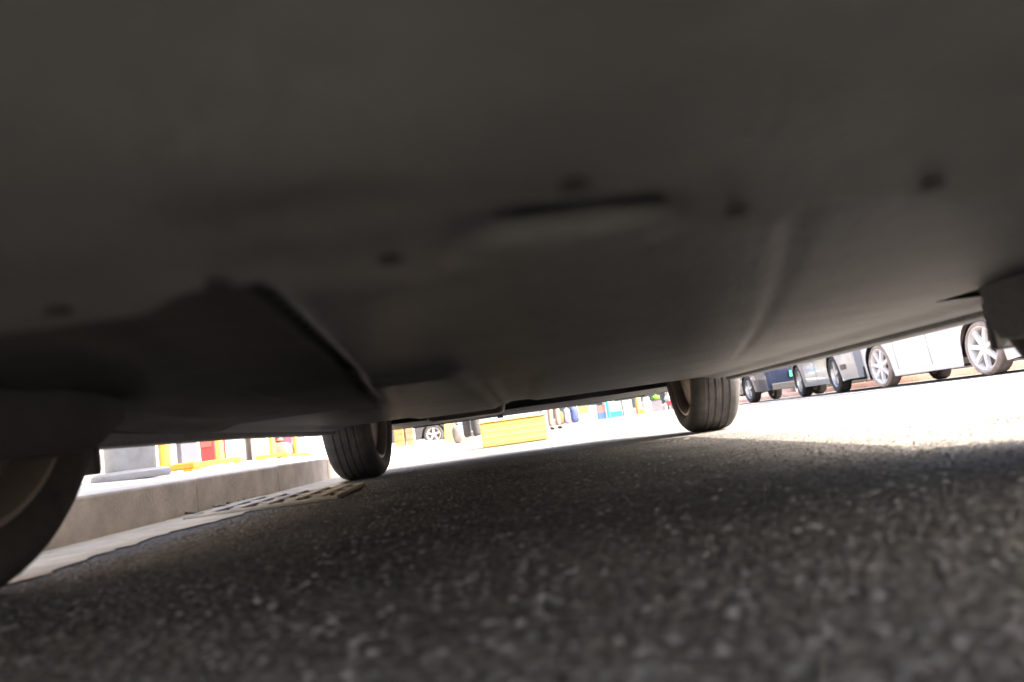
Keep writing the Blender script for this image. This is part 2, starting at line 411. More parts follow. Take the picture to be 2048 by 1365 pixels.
    if bottom:
        MB().box(-hw*.82, hw*.82, .12, ya-Ra-.02, sill+.005, sill+.03).build('underbody', BLK, root)
        MB().box(-hw*.92, hw*.92, ya+Ra+.02, yb-Ra-.02, sill+.005, sill+.03).build('underbody', BLK, root)
        MB().box(-hw*.8, hw*.8, yb+Ra+.02, L-.05, rear_clear+.02, rear_clear+.05).build('underbody', BLK, root)
        MB().tube((-track/2, ya, r), (track/2, ya, r), .04).build('axle', STEEL, root)
        MB().tube((-track/2, yb, r), (track/2, yb, r), .05).build('axle', STEEL, root)
    return root

# --- the car overhead
OWN = mat("pearl_grey_paint", (0.30, 0.31, 0.32), 0.3, 0.3, coat=0.8)
X0, Y0 = 0.04, -0.08
OWNRIM = mat('dull_alloy', (0.26, 0.22, 0.19), 0.5, 0.6, var=0.2)
own = make_car('parked_car', 'car parked overhead, its dark underside and four wheels filling the upper frame', (X0, Y0, 0), 0, OWN,
               L=4.13, W=1.74, Ht=1.5, ya=.94, yb=3.46, track=1.57, r=.31, tw=.212, sill=.212, front_clear=.212, rear_clear=.212, bottom=False, rfrac=.73, arch=.014, rim_m=OWNRIM)
UND = mat("underbody_plastic", (0.072, 0.077, 0.079), 0.6, var=0.4, scale=6, col2=(0.094, 0.098, 0.098), bump=0.25, bscale=160)
UND2 = mat("underbody_coating", (0.060, 0.066, 0.074), 0.55, var=0.38, scale=7, bump=0.3, bscale=120)
# front splash shield (car space: x from the centre line, y from the front)
def shield_z(X, Y):
    z = np.full_like(X, .206)
    z += .012*nsm(.62, .72, np.abs(X))
    z -= .0*nsm(.16, .04, Y)                                      # curls down to the lip at the front
    # stamped slot with a dropped lip near the centre line
    cx = X-.018
    z += .006*np.exp(-((cx+.004)/.046)**8)*np.exp(-((Y-.408-.10*cx)/.018)**6)
    z -= .004*np.exp(-((cx+.010)/.052)**8)*np.exp(-((Y-.452-.06*cx)/.022)**6)
    z += .012*np.exp(-((cx-.01)/.035)**6)*np.exp(-((Y-.484)/.008)**4)
    z += .004*np.exp(-((Y-.26)/.03)**2)*nsm(.1, .25, np.abs(X))
    z += .006*np.exp(-(((X+.09)/.05)**2+((Y-.36)/.03)**2)) + .005*np.exp(-(((X+.42)/.12)**2+((Y-.30)/.05)**2))
    return z
def edge_y(x):
    a = abs(x)
    return .482 - .034*sm(.118, .132, a)*(1-sm(.165, .215, a)) + .008*sm(.02, .09, a)*(1-sm(.09, .13, a)) - .006*sm(.3, .6, a)
xs = np.linspace(-.80, .80, 321); tt = np.linspace(0, 1, 110)
X, T = np.meshgrid(xs, tt); E = np.array([edge_y(x) for x in xs])[None, :]
Y = .03+(E-.03)*T
Zs = shield_z(X, Y)
Zs[-1] += .02                                                    # the rear rim turns up
v = np.stack([X, Y, Zs], -1).reshape(-1, 3); i = np.arange(X.size).reshape(X.shape)
f = np.stack([i[:-1,:-1], i[:-1,1:], i[1:,1:], i[1:,:-1]], -1).reshape(-1, 4)
cxm = X-.018-.0; hole = (np.abs(cxm+.004) < .037+.0*Y) & (np.abs(Y-.408-.10*cxm) < .0068)
f = f[~hole[:-1, :-1].reshape(-1)]                                  # open drain slot
me = bpy.data.meshes.new('splash_shield'); me.from_pydata(v.tolist(), [], f.tolist()); me.update()
finish('splash_shield', me, UND, own, smooth='all', loc=(-.02, -.02, 0))
clip = None
DARK = mat("clip_hole", (0.008, 0.008, 0.008), 0.7)
for (x, y) in ((.01, .36), (-.15, .43), (-.23, .44), (-.07, .43), (.09, .43), (.18, .43), (-.42, .44), (.40, .44)):
    if clip is None:
        clip = MB().lathe([(.0062, -.0005), (.0062, .0), (.0045, .002), (.002, .003)], 14).build('clip', DARK, own, smooth=True); o = clip
    else: o = clip.copy(); C.objects.link(o); o.parent = own
    z = float(shield_z(np.array([[x]]), np.array([[y]]))[0, 0]); o.location = (x-.02, y-.02, z-.002)
# mid floor
def floor_z(X, Y):
    z = .228 + .0*X
    eL = -.17-.125*(Y-.48); eR = .138+.315*(Y-.46)-.05*np.clip(Y-.7, 0, 9)**1.5   # edges of the centre panel
    z += .022*nsm(eL+.02, eL-.03, X)*nsm(1.6, 1.0, Y)                               # floor steps up left of it
    z += .016*np.exp(-((X-eL)/.013)**2)*nsm(1.9, 1.3, Y)
    z += .003*np.exp(-((X-eR)/.012)**2)*nsm(2.4, 1.6, Y)
    for (x0, k, d) in ((.34, .55, .007), (.46, .7, .006)):       # pressed ribs curving out
        xc = x0+k*np.clip(Y-.6, 0, .7)**1.5*.9
        z -= d*np.exp(-((-X-xc)/.03)**2)*nsm(.58, .75, Y)*nsm(1.75, 1.4, Y)
    a = np.abs(X)
    z -= .011*nsm(-.46, -.42, X)*nsm(-.09, -.13, X)*nsm(1.22, 1.30, Y)            # heat shield box
    z += .010*nsm(-.085, -.05, X)*nsm(.05, .005, X)*nsm(1.45, 1.8, Y)               # tunnel slot beside it
    z -= .012*nsm(.70, .76, a)*nsm(1.25, 1.35, Y)                                 # sill seams
    return z
xs = np.linspace(-.86, .86, 345); ys = np.concatenate([np.linspace(.40, 1.6, 240), np.linspace(1.61, 3.05, 90)])
X, Y = np.meshgrid(xs, ys); Zf = floor_z(X, Y)
# leave the wheel wells open
me = grid_mesh(xs, ys, Zf, 'floor_panel')
bm = bmesh.new(); bm.from_mesh(me)
bmesh.ops.delete(bm, geom=[fc for fc in bm.faces if abs(fc.calc_center_median().x) > .645 and fc.calc_center_median().y < 1.26], context='FACES')
bm.to_mesh(me); bm.free()
DARK_PANEL = mat('dark_panel', (0.036, 0.037, 0.038), 0.9, var=0.3)
me2 = me.copy(); me2.name = 'left_floor'
for (m_, side_) in ((me, False), (me2, True)):                    # the left flank is split off in a darker colour
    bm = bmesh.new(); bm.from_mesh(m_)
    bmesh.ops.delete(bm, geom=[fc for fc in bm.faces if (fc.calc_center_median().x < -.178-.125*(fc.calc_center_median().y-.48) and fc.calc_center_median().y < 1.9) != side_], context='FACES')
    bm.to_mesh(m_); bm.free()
finish('floor_panel', me, UND2, own, smooth='all', loc=(-.02, -.02, 0)); finish('left_floor', me2, DARK_PANEL, own, smooth='all', loc=(-.02, -.02, 0))
# rear floor, tank, silencer, bumper undertray
xs = np.linspace(-.60, .60, 60); ys = np.linspace(3.05, 3.86, 40); X, Y = np.meshgrid(xs, ys)
finish('rear_floor', grid_mesh(xs, ys, .30+.02*np.sin(X*9)*np.sin(Y*8), 'rear_floor'), UND2, own, smooth='all')
MB().tube((-.72, 3.48, .30), (.72, 3.48, .30), .045, 16).build('rear_axle_beam', STEEL, own, smooth=True)
MB().box(-.50, -.12, 3.62, 3.95, .215, .30).build('silencer', STEEL, own, smooth=True, bevel=.03)
MB().tube((-.155, 3.98, .215), (-.155, 3.98, .196), .016, 10).build('tow_hook', BLK, own, smooth=True)
t = MB(); k = 30; va = []
for q in range(k+1):
    x = -.80+1.6*q/k; a = abs(x)/.8; va += [(x, 3.86-.28*a**4, .232), (x, 3.96-.16*a**4, .206+.008*a*a), (x, 4.10-.26*a**5, .214+.012*a*a), (x, 4.12-.26*a**5, .30)]
t.add(va, [(q*4+j, q*4+j+1, q*4+j+5, q*4+j+4) for q in range(k) for j in range(3)]).build('rear_valance', UND2, own, smooth=True)
for s in (-1, 1):
    zf = .189 if s < 0 else .205; xa, xb = s*.80, s*.86
    MB().add([(xa,1.31,zf),(xb,1.31,zf),(xb,2.2,.204),(xa,2.2,.204),(xb,3.1,.205),(xa,3.1,.205),(xa,1.31,.25),(xb,1.31,.25),(xb,2.2,.25),(xa,2.2,.25),(xb,3.1,.25),(xa,3.1,.25)],
             [(0,1,2,3),(3,2,4,5),(6,7,8,9),(9,8,10,11),(0,1,7,6),(4,5,11,10),(0,3,9,6),(3,5,11,9),(1,2,8,7),(2,4,10,8)]).build('sill', UND2, own, bevel=.008)
    gp = [(.50, .262), (.50, .165), (.80, .155), (1.06, .149), (1.085, .152), (1.10, .17), (1.115, .262)] if s > 0 else [(.50, .262), (.50, .170), (.80, .164), (1.02, .166), (1.09, .178), (1.16, .215), (1.16, .262)]
    MB().add([(s*.615, a, b) for a, b in gp] + [(s*.630, a, b) for a, b in gp], [tuple(range(7)), tuple(range(13, 6, -1))] + [(q, (q+1) % 7, (q+1) % 7+7, q+7) for q in range(7)]).build('splash_guard', UND2 if s > 0 else DARK_PANEL, own, bevel=.003)  # guard colours stand in for light: left darkened, right washed paler
    MB().box(min(s*.735, s*.85), max(s*.735, s*.85), 1.285, 1.30, .142, .26).build('mud_deflector', BLK, own, bevel=.004)

# --- cars across the street
G3 = 'cars parked across the street'
SILVER = mat("silver_paint", (0.34, 0.35, 0.37), 0.3, 0.7, coat=0.7)
WHITE = mat("white_paint", (0.80, 0.79, 0.77), 0.3, coat=0.7)
NAVY = mat("navy_paint", (0.012, 0.018, 0.04), 0.25, 0.2, coat=0.8)
BLACKP = mat("black_paint", (0.02, 0.02, 0.022), 0.25, 0.2, coat=0.8)
WRIM = mat("bright_wheel", (0.82, 0.78, 0.72), 0.45, 0.1, var=0.06)  # near-white rims carry the glare of the overexposed wheels
GLARE_TYRE = mat("glare_tyre", (0.40, 0.33, 0.28), 0.85, var=0.3, scale=9)  # pale tan rubber: overexposed sunlight put into the tyre colour
def park(name, label, near_w, far_w, paint, **k):
    """rear wheel nearest to the photo, front wheel farther: the flank towards -X passes through both"""
    tr = k.get('track', 1.54); a = Vector(near_w); b = Vector(far_w); d = (b-a).normalized()
    k.setdefault('ya', .86); k['yb'] = k['ya']+(b-a).length
    rz = math.atan2(-d.y, -d.x)-math.pi/2                          # car space +y (to the rear) points along -d
    side = Vector((d.y, -d.x))                                    # towards +X
    yax = -d; origin = a - yax*k['yb'] + side*(tr/2)
    return make_car(name, label, (origin.x, origin.y, 0), rz, paint, group=G3, **k)
park('parked_car', 'white car with bright wheels, nearest of those parked across the street', (5.45, 8.58), (5.42, 11.0), WHITE, L=4.1, ya=.8, rim_m=WRIM, tyre_m=GLARE_TYRE, rfrac=.80, spokes=7, sill=.145, rear_clear=.17, r=.32)
park('parked_car', 'silver car parked between the white car and the dark car', (5.32, 12.35), (5.66, 14.85), SILVER, L=4.2, ya=.82, sill=.18, rear_clear=.2, r=.315)
park('parked_car', 'dark blue car with green licence plate parked beyond the silver car', (5.32, 17.1), (5.2, 19.7), NAVY, L=4.35, plate=PLATEG, sill=.23, r=.32)
MB2 = make_car('parked_car', 'black car seen side-on in the distance behind the yellow panel', (-2.06, 24.9, .03), R(90), BLACKP, L=4.3, sill=.24, r=.33, plate=PLATEB)

# ------------------------------------------------------------------ things on the left pavement
ZINC = mat("zinc_steel", (0.17, 0.175, 0.18), 0.5, 0.35, var=0.25, scale=9, bump=0.1)
ORANGE = mat("yellow_steel_paint", (0.55, 0.25, 0.03), 0.45, var=0.12, scale=7)
YELLOW = mat("yellow_plastic", (0.39, 0.275, 0.06), 0.5, var=0.1, scale=6)
bo = empty('bollard', (-1.87, 3.52, pave_z(-1.87, 3.52))); tag(bo, 'thick grey steel bollard on a flat round base by the kerb', 'bollard')
MB().lathe([(.0, 0.0), (.165, .0), (.17, .01), (.17, .03), (.158, .04), (.12, .044), (.0, .044)], 40).build('base', ZINC, bo, smooth=True)
MB().lathe([(.0, .04), (.108, .04), (.11, .05), (.11, .80), (.10, .84), (.06, .87), (.0, .875)], 40).build('post', ZINC, bo, smooth=True)
MB().lathe([(.111, .62), (.114, .625), (.114, .70), (.111, .705)], 40).build('band', ORANGE, bo, smooth=True)

posts = [(-1.93, 3.98, 'stubby yellow barrier post just behind the thick grey bollard'),
         (-2.36, 5.75, 'second yellow barrier post from the grey bollard, on a flat foot bar'),
         (-2.56, 7.55, 'third yellow barrier post from the grey bollard, on a flat foot bar'),
         (-2.86, 9.3, 'fourth yellow barrier post from the grey bollard, near the blue crates'),
         (-3.05, 11.2, 'farthest yellow barrier post, showing beside the rear left wheel')]
pp = None
for i, (x, y, lb) in enumerate(posts):
    if pp is None:
        pp = empty('barrier_post')
        MB().box(-.17, .17, -.045, .045, .012, .05).build('foot_bar', ORANGE, pp, bevel=.008)
        for s in (-1, 1): MB().box(s*.14-.025, s*.14+.025, -.06, .06, 0, .013).build('foot_pad', ORANGE, pp, bevel=.003)
        MB().tube((0, 0, .045), (0, 0, .95), .03, 16).build('post', ORANGE, pp, smooth=True)
        MB().lathe([(.0, .94), (.038, .94), (.04, .96), (.03, .985), (.0, .995)], 16).build('cap', ORANGE, pp, smooth=True)
        o = pp
    else: o = dup(pp)
    o.location = (x, y, pave_z(x, y)); o.rotation_euler.z = R((2, 4, -3, 6, 0)[i]); tag(o, lb, 'barrier post', 'yellow barrier posts along the pavement')

def crate(name, label, cat, loc, sz, col, rz=0, group=None, open_top=True, ribs=4, mname=None):
    """moulded crate: body, rim, ribs"""
    m = simple(mname or 'crate_%02d_%02d_%02d' % tuple(int(c*99) for c in col), col, .5)
    r = empty(name, loc, rz); tag(r, label, cat, group); a, b, h = sz[0]/2, sz[1]/2, sz[2]
    t = .012; mb = MB()
    mb.box(-a+t, a-t, -b+t, b-t, 0, .015)
    mb.box(-a+t, a-t, -b+t, -b+2*t, .015, h-.004).box(-a+t, a-t, b-2*t, b-t, .015, h-.004).box(-a+t, -a+2*t, -b+2*t, b-2*t, .015, h-.004).box(a-2*t, a-t, -b+2*t, b-2*t, .015, h-.004)
    mb.build('shell', m, r)
    q = MB(); q.box(-a, a, -b, -b+t, h-.03, h).box(-a, a, b-t, b, h-.03, h).box(-a, -a+t, -b+t, b-t, h-.03, h).box(a-t, a, -b+t, b-t, h-.03, h); q.build('rim', m, r)
    for k in range(1, ribs):
        z = h*k/ribs
        MB().box(-a+.004, a-.004, -b+.004, -b+t+.001, z-.008, z+.008).build('rib', m, r)
    if not open_top: MB().box(-a-.003, a+.003, -b-.003, b+.003, h+.002, h+.025).build('lid', m, r, bevel=.006)
    return r
def board_box(name, label, cat, loc, sz, col, rz=0, group=None, band=None):
    """closed carton or cabinet: body, lid flap, band"""
    m = simple('box_%02d_%02d_%02d' % tuple(int(c*99) for c in col), col, .6)
    r = empty(name, loc, rz); tag(r, label, cat, group); a, b, h = sz[0]/2, sz[1]/2, sz[2]
    MB().box(-a, a, -b, b, 0, h).build('body', m, r, bevel=.008)
    MB().box(-a-.004, a+.004, -b-.004, b+.004, h+.002, h+.02).build('lid', m, r, bevel=.004)
    if band:
        MB().box(-a*.7, a*.7, -b-.005, -b-.002, h*.25, h*.7).build('printed_panel', simple('band_%02d_%02d_%02d' % tuple(int(c*99) for c in band), band, .5), r)
    return r
def sack(name, label, cat, loc, sz, col, rz=0, group=None):
    m = simple('sack_%02d_%02d_%02d' % tuple(int(c*99) for c in col), col, .8, scale=20, bump=.4)
    bm = bmesh.new(); bmesh.ops.create_icosphere(bm, subdivisions=3, radius=1)
    sd_ = random.random()*9
    for v in bm.verts:
        p = v.co.copy(); q = Vector((math.copysign(abs(p.x)**.6, p.x), math.copysign(abs(p.y)**.6, p.y), math.copysign(abs(p.z)**.7, p.z)))
        nz = 1+.07*math.sin(7*p.x+sd_)*math.sin(6*p.z+2*sd_)+.05*math.sin(11*p.y+sd_)
        v.co = Vector((q.x*sz[0]/2*nz, q.y*sz[1]/2*nz, max(0, sz[2]/2*(1+q.z)*(.96+.04*nz))))
    me = bpy.data.meshes.new(name); bm.to_mesh(me); bm.free()
    o = finish(name, me, m, None, smooth='all'); o.location = loc; o.rotation_euler.z = rz; tag(o, label, cat, group)
    nk = MB().lathe([(.02, 0), (.05, .03), (.025, .07), (.045, .11), (.02, .115)], 12).build('tied_neck', m, o, smooth=True); nk.location = (0, 0, sz[2]*.97)
    return o
P = lambda x, y, dz=0: (x, y, pave_z(x, y)+dz)
bn = empty('litter_bin', P(-2.86, 5.75)); tag(bn, 'grey cylindrical litter bin behind the grey bollard', 'litter bin')
MB().lathe([(0, 0), (.145, 0), (.15, .02), (.155, .62), (.15, .64), (0, .64)], 32).build('drum', mat("bin_grey", (.36, .34, .33), .5, .2, var=.15), bn, smooth=True)
MB().lathe([(.158, .60), (.17, .61), (.165, .68), (.10, .74), (0, .755)], 32).build('lid', BLK, bn, smooth=True)
board_box('cabinet', 'dark slate cabinet standing beside the grey litter bin', 'cabinet', P(-2.98, 6.35), (.24, .3, .7), (.10, .10, .12), 0)

ab = empty('sign_board', P(-3.62, 8.0), R(-6)); tag(ab, 'red board sign with white edge behind the barrier posts', 'sign')
MB().box(-.09, .10, -.012, .012, .02, .9).build('panel', simple('sign_red', (.62, .03, .03), .45), ab, bevel=.003)
for x in (-.11, .115): MB().box(x-.014, x+.014, -.02, .02, 0, .93).build('side_post', simple('sign_white', (.75, .74, .74), .5), ab, bevel=.004)
MB().box(0.0, .06, -.016, -.0125, .08, .2).build('blue_patch', simple('sign_blue', (.08, .16, .55), .5), ab)
MB().box(-.03, .03, -.016, -.0125, .22, .3).build('orange_patch', simple('sign_orange', (.75, .2, .04), .5), ab)
board_box('carton', 'dark red carton next to the red board sign', 'carton', P(-3.42, 8.15), (.17, .3, .75), (.30, .04, .035), band=(.5, .12, .1))
board_box('freezer', 'white chest freezer behind the second yellow post', 'freezer', P(-3.42, 8.75), (.46, .5, .8), (.70, .70, .66), band=(.5, .62, .56))
board_box('carton', 'cream carton to the right of the white freezer', 'carton', P(-3.02, 8.6), (.18, .3, .6), (.6, .50, .38))
sack('sack', 'salmon red sack lying behind the second yellow post', 'sack', P(-3.38, 9.5), (.34, .4, .34), (.55, .12, .09))
board_box('carton', 'small black carton between two reddish sacks', 'carton', P(-3.24, 9.05), (.14, .2, .12), (.02, .02, .025))
sack('sack', 'crimson and white sack with tied neck behind the black carton', 'sack', P(-3.22, 9.7), (.34, .3, .62), (.50, .06, .10))
sack('sack', 'brown sack lying left of the tall grey box', 'sack', P(-3.02, 9.2), (.26, .4, .2), (.30, .17, .12))
board_box('cabinet', 'tall grey box behind the third yellow post', 'cabinet', P(-3.02, 9.9), (.30, .3, .9), (.42, .43, .44), band=(.3, .34, .42))
board_box('carton', 'white carton beside the third yellow post', 'carton', P(-2.96, 10.7), (.14, .3, .7), (.74, .70, .68))
sack('sack', 'peach coloured sack right of the third yellow post', 'sack', P(-3.05, 11.7), (.26, .3, .55), (.70, .42, .30))
crate('crate', 'dark grey crate under the yellow board', 'crate', P(-3.1, 12.4), (.5, .35, .5), (.16, .16, .18))
yb_ = MB().box(-.36, .36, -.03, .03, 0, .05).build('yellow_board', ORANGE, bevel=.006, loc=P(-2.93, 11.85, .10), rz=R(-4)); tag(yb_, 'yellow board lying across in front of the dark crate', 'board')
crate('crate', 'teal crate in the row beside the rear left wheel', 'crate', P(-3.22, 13.2), (.3, .35, .75), (.04, .42, .36))
crate('crate', 'blue crate in the row beside the rear left wheel', 'crate', P(-2.98, 13.4), (.36, .35, .72), (.12, .22, .6))
crate('crate', 'pale lilac crate right of the blue crate', 'crate', P(-2.62, 13.3), (.26, .35, .7), (.52, .5, .56))
sack('sack', 'tan sack right of the pale lilac crate', 'sack', P(-2.5, 12.6), (.3, .3, .55), (.42, .34, .26))

for (x, y, sz, col, lb) in ((-4.3, 8.6, (.5,.4,.8), (.34,.33,.32), 'grey carton standing behind the red board sign'),
        (-4.15, 9.9, (.5,.4,.9), (.50,.42,.36), 'tan carton showing behind the white freezer'),
        (-4.1, 10.9, (.45,.4,.9), (.46,.22,.20), 'dusty red carton behind the salmon sack'),
        (-3.95, 11.9, (.4,.4,.9), (.30,.31,.33), 'slate carton behind the crimson sack'),
        (-3.9, 13.0, (.45,.4,1.0), (.56,.50,.44), 'beige carton behind the third yellow post'),
        (-3.7, 14.2, (.5,.4,1.0), (.36,.36,.40), 'blue grey carton behind the peach sack'),
        (-3.3, 15.2, (.5,.4,1.0), (.50,.46,.40), 'sandy carton behind the blue crate')):
    board_box('carton', lb, 'carton', P(x, y), sz, col, band=tuple(min(1, c*1.3) for c in col))
# beyond the dropped kerb
bc = crate('wooden_crate', 'pale wooden crate right of the rear left wheel', 'crate', P(-2.37, 14.2), (.19, .3, .5), (.50, .30, .14))
crate('wooden_crate', 'tan wooden crate standing beside the pale wooden crate', 'crate', P(-2.18, 14.3), (.16, .3, .55), (.42, .27, .17))
yp = empty('panel_sign', (-1.55, 16.0, pave_z(-1.55, 16))); tag(yp, 'yellow folding panel standing in front of the distant black car', 'sign')
MB().add([(-.16,-.16,0),(.16,-.16,0),(.12,-.02,.62),(-.12,-.02,.62),(-.16,-.14,0),(.16,-.14,0),(.12,0,.62),(-.12,0,.62)],
         [(3,2,1,0),(4,5,6,7),(0,1,5,4),(1,2,6,5),(2,3,7,6),(3,0,4,7)]).build('front_leaf', YELLOW, yp)
MB().add([(-.16,.16,0),(.16,.16,0),(.12,.022,.62),(-.12,.022,.62),(-.16,.14,0),(.16,.14,0),(.12,.005,.62),(-.12,.005,.62)],
         [(3,2,1,0),(4,5,6,7),(0,1,5,4),(1,2,6,5),(2,3,7,6),(3,0,4,7)]).build('rear_leaf', YELLOW, yp)

# yellow ribbed box on the road behind the car
yx = empty('storage_box', (-.10, 6.95, .0), R(2)); tag(yx, 'yellow ribbed box standing on the road behind the car', 'box')
MB().box(-.30, .30, -.17, .17, .004, .222).build('body', YELLOW, yx, bevel=.012)
for k in range(4): MB().box(-.3022, .3022, -.1722, .1722, .026+.052*k, .050+.052*k).build('rib', YELLOW, yx, bevel=.006)
MB().box(-.312, .312, -.182, .182, .223, .236).build('lid', YELLOW, yx, bevel=.005)

# people: one continuous body, clothes as children
def skin_obj(name, pts, edges, m, parent=None, root=0, sub=2):
    me = bpy.data.meshes.new(name); me.from_pydata([p[0] for p in pts], edges, []); me.materials.append(m); me.update()
    o = bpy.data.objects.new(name, me); C.objects.link(o)
    if parent: o.parent = parent
    bm = bmesh.new(); bm.from_mesh(me); lay = bm.verts.layers.skin.verify(); bm.verts.ensure_lookup_table()
    for v, p in zip(bm.verts, pts):
        rad = p[1] if isinstance(p[1], tuple) else (p[1], p[1]); v[lay].radius = rad; v[lay].use_root = (v.index == root)
    bm.to_mesh(me); bm.free()
    s = o.modifiers.new("skin", 'SKIN'); s.use_smooth_shade = True; o.modifiers.new("sub", 'SUBSURF').levels = sub
    o.modifiers["sub"].render_levels = sub
    return o
SKIN = mat("skin", (.45, .28, .2), .55, var=.08)
HAIR = mat("hair", (.015, .012, .01), .6)
def person(label, loc, rz, trousers, shirt, shoes):
    pts = [((0,0,.95),(.15,.10)), ((0,0,1.15),(.13,.09)), ((0,0,1.38),(.16,.09)), ((0,0,1.49),.055), ((0,-.01,1.55),.052), ((0,-.02,1.63),(.072,.09)), ((0,-.015,1.70),(.065,.08))]
    ed = [(0,1),(1,2),(2,3),(3,4),(4,5),(5,6)]
    for s in (-1, 1):
        b = len(pts); pts += [((s*.09,0,.88),.088), ((s*.10,-.01,.50),.058), ((s*.105,.0,.28),.054), ((s*.11,.01,.10),.038), ((s*.115,-.04,.045),.036), ((s*.125,-.15,.035),.028)]
        ed += [(0,b),(b,b+1),(b+1,b+2),(b+2,b+3),(b+3,b+4),(b+4,b+5)]
        c = len(pts); pts += [((s*.19,0,1.40),.055), ((s*.235,.02,1.13),.042), ((s*.25,-.03,.90),.028), ((s*.25,-.045,.83),(.018,.036))]
        ed += [(2,c),(c,c+1),(c+1,c+2),(c+2,c+3)]
        for q in range(4):
            d = len(pts); oy = -.075+.02*q; ln = (.075,.085,.08,.065)[q]
            pts += [((s*.25, oy, .80),.009), ((s*.243, oy, .80-ln*.55),.0085), ((s*.235, oy, .80-ln),.007)]
            ed += [(c+3,d),(d,d+1),(d+1,d+2)]
        d = len(pts); pts += [((s*.24,-.085,.825),.0095), ((s*.225,-.10,.79),.0085), ((s*.22,-.10,.765),.007)]; ed += [(c+3,d),(d,d+1),(d+1,d+2)]
    o = skin_obj('person', pts, ed, SKIN); o.location = loc; o.rotation_euler.z = rz; tag(o, label, 'person')
    tp = [((0,0,1.02),(.165,.115)), ((0,0,.93),(.165,.12))]; te = [(0,1)]
    for s in (-1, 1):
        b = len(tp); tp += [((s*.092,0,.84),.103), ((s*.10,-.01,.50),.078), ((s*.106,.0,.28),.076), ((s*.112,.005,.10),.074)]; te += [(1,b),(b,b+1),(b+1,b+2),(b+2,b+3)]
    skin_obj('trousers', tp, te, trousers, o)
    sp = [((0,0,.98),(.17,.122)), ((0,0,1.18),(.15,.108)), ((0,0,1.39),(.175,.105)), ((0,0,1.47),.07)]; se = [(0,1),(1,2),(2,3)]
    for s in (-1, 1):
        b = len(sp); sp += [((s*.195,0,1.40),.07), ((s*.225,.015,1.18),.058)]; se += [(2,b),(b,b+1)]
    skin_obj('shirt', sp, se, shirt, o)
    for s in (-1, 1):
        skin_obj('shoe', [((s*.112,.035,.055),(.05,.05)), ((s*.116,-.05,.05),(.048,.045)), ((s*.128,-.17,.038),(.042,.032))], [(0,1),(1,2)], shoes, o)
        MB().lathe([(.0,-.002),(.009,-.001),(.011,.004),(0,.006)], 10, 'y', (s*.03,-.107,1.635)).build('eye', HAIR, o)
        MB().lathe([(.0,-.01),(.02,-.008),(.026,0),(.0,.008)], 10, 'x', (s*.078,-.01,1.625)).build('ear', SKIN, o)
    MB().add([(-.013,-.105,1.60),(.013,-.105,1.60),(0,-.132,1.603),(0,-.104,1.645)], [(0,1,2),(1,3,2),(3,0,2),(0,3,1)]).build('nose', SKIN, o)
    MB().box(-.024,.024,-.107,-.098,1.572,1.582).build('mouth', simple('lips', (.35,.14,.12), .5), o, bevel=.003)
    skin_obj('hair', [((0,.035,1.62),(.075,.085)), ((0,.02,1.70),(.08,.095)), ((0,-.01,1.745),(.055,.07))], [(0,1),(1,2)], HAIR, o)
    return o
person('person in beige trousers and black shoes standing behind the yellow box', (.83, 20.0, .0), R(25), simple('beige_cloth', (.52, .40, .30), .85), simple('pink_cloth', (.55, .25, .26), .85), simple('black_shoe', (.015, .014, .014), .5))
person('person in dark trousers and pale shoes standing left of the yellow box', (-.88, 12.6, .01), R(-40), simple('charcoal_cloth', (.05, .05, .052), .85), simple('grey_cloth', (.4, .4, .4), .85), simple('pale_shoe', (.6, .52, .45), .5))
sack('sack', 'small grey sack between the yellow panel and the yellow box', 'sack', (-1.2, 13.6, pave_z(-1.2, 13.6)), (.22, .3, .35), (.22, .21, .20))

# ------------------------------------------------------------------ goods at the end of the street
FZ = .09; FY = 34
GF = 'goods stacked at the end of the street'
far = [('sack', 'sack', 1.70, (.36,.4,.62), (.40,.20,.10), 'brown sack left of the grey sack at the street end'),
       ('sack', 'sack', 2.02, (.34,.4,.70), (.40,.38,.44), 'grey lilac sack left of the dark blue sack at the street end'),
       ('sack', 'sack', 2.36, (.34,.4,.74), (.10,.13,.28), 'dark blue sack left of the first white crate at the street end')]
for (nm, cat, x, sz, col, lb) in far: sack(nm, lb, cat, (x, FY, FZ), sz, col)
row = [(2.78, (.42,.4), [((.72,.70,.60),.36,'lower white crate right of the dark blue sack'), ((.66,.55,.20),.34,'mustard crate on top of the lower white crate')]),
       (3.20, (.40,.4), [((.35,.62,.72),.32,'pale blue crate at the bottom of its stack, left of teal'), ((.70,.72,.74),.36,'white crate on the pale blue crate')]),
       (3.58, (.34,.4), [((.18,.30,.60),.30,'blue crate at the bottom of its stack, left of the teal post'), ((.55,.30,.25),.34,'brick red crate on the blue crate')]),
       (4.26, (.52,.4), [((.10,.55,.48),.28,'teal crate at the bottom of its stack, right of the teal post'), ((.68,.74,.66),.42,'pale mint crate on the teal crate')]),
       (4.80, (.44,.4), [((.74,.62,.44),.34,'cream crate at the bottom, left of the orange post'), ((.74,.72,.66),.36,'white crate on the cream crate')])]
for (x, (a, b), st) in row:
    z = FZ
    for (col, h, lb) in st:
        crate('crate', lb+', street end', 'crate', (x, FY, z), (a, b, h), col, group=GF); z += h+.001
def post(name, label, loc, col, h, r=.05):
    o = empty(name, loc); tag(o, label, 'post'); m = simple('post_%02d_%02d' % (int(col[0]*99), int(col[1]*99)), col, .5)
    MB().tube((0,0,.02), (0,0,h), r, 14).build('shaft', m, o, smooth=True); MB().box(-.11,.11,-.11,.11,0,.021).build('foot_plate', m, o, bevel=.004)
    MB().lathe([(r*1.2,h-.01),(r*1.25,h+.02),(r*.6,h+.05),(0,h+.055)],14).build('cap', m, o, smooth=True); return o
post('stall_post', 'teal stall post between the crates at the street end', (3.88, FY-.25, FZ), (.03,.55,.47), 2.2, .07)
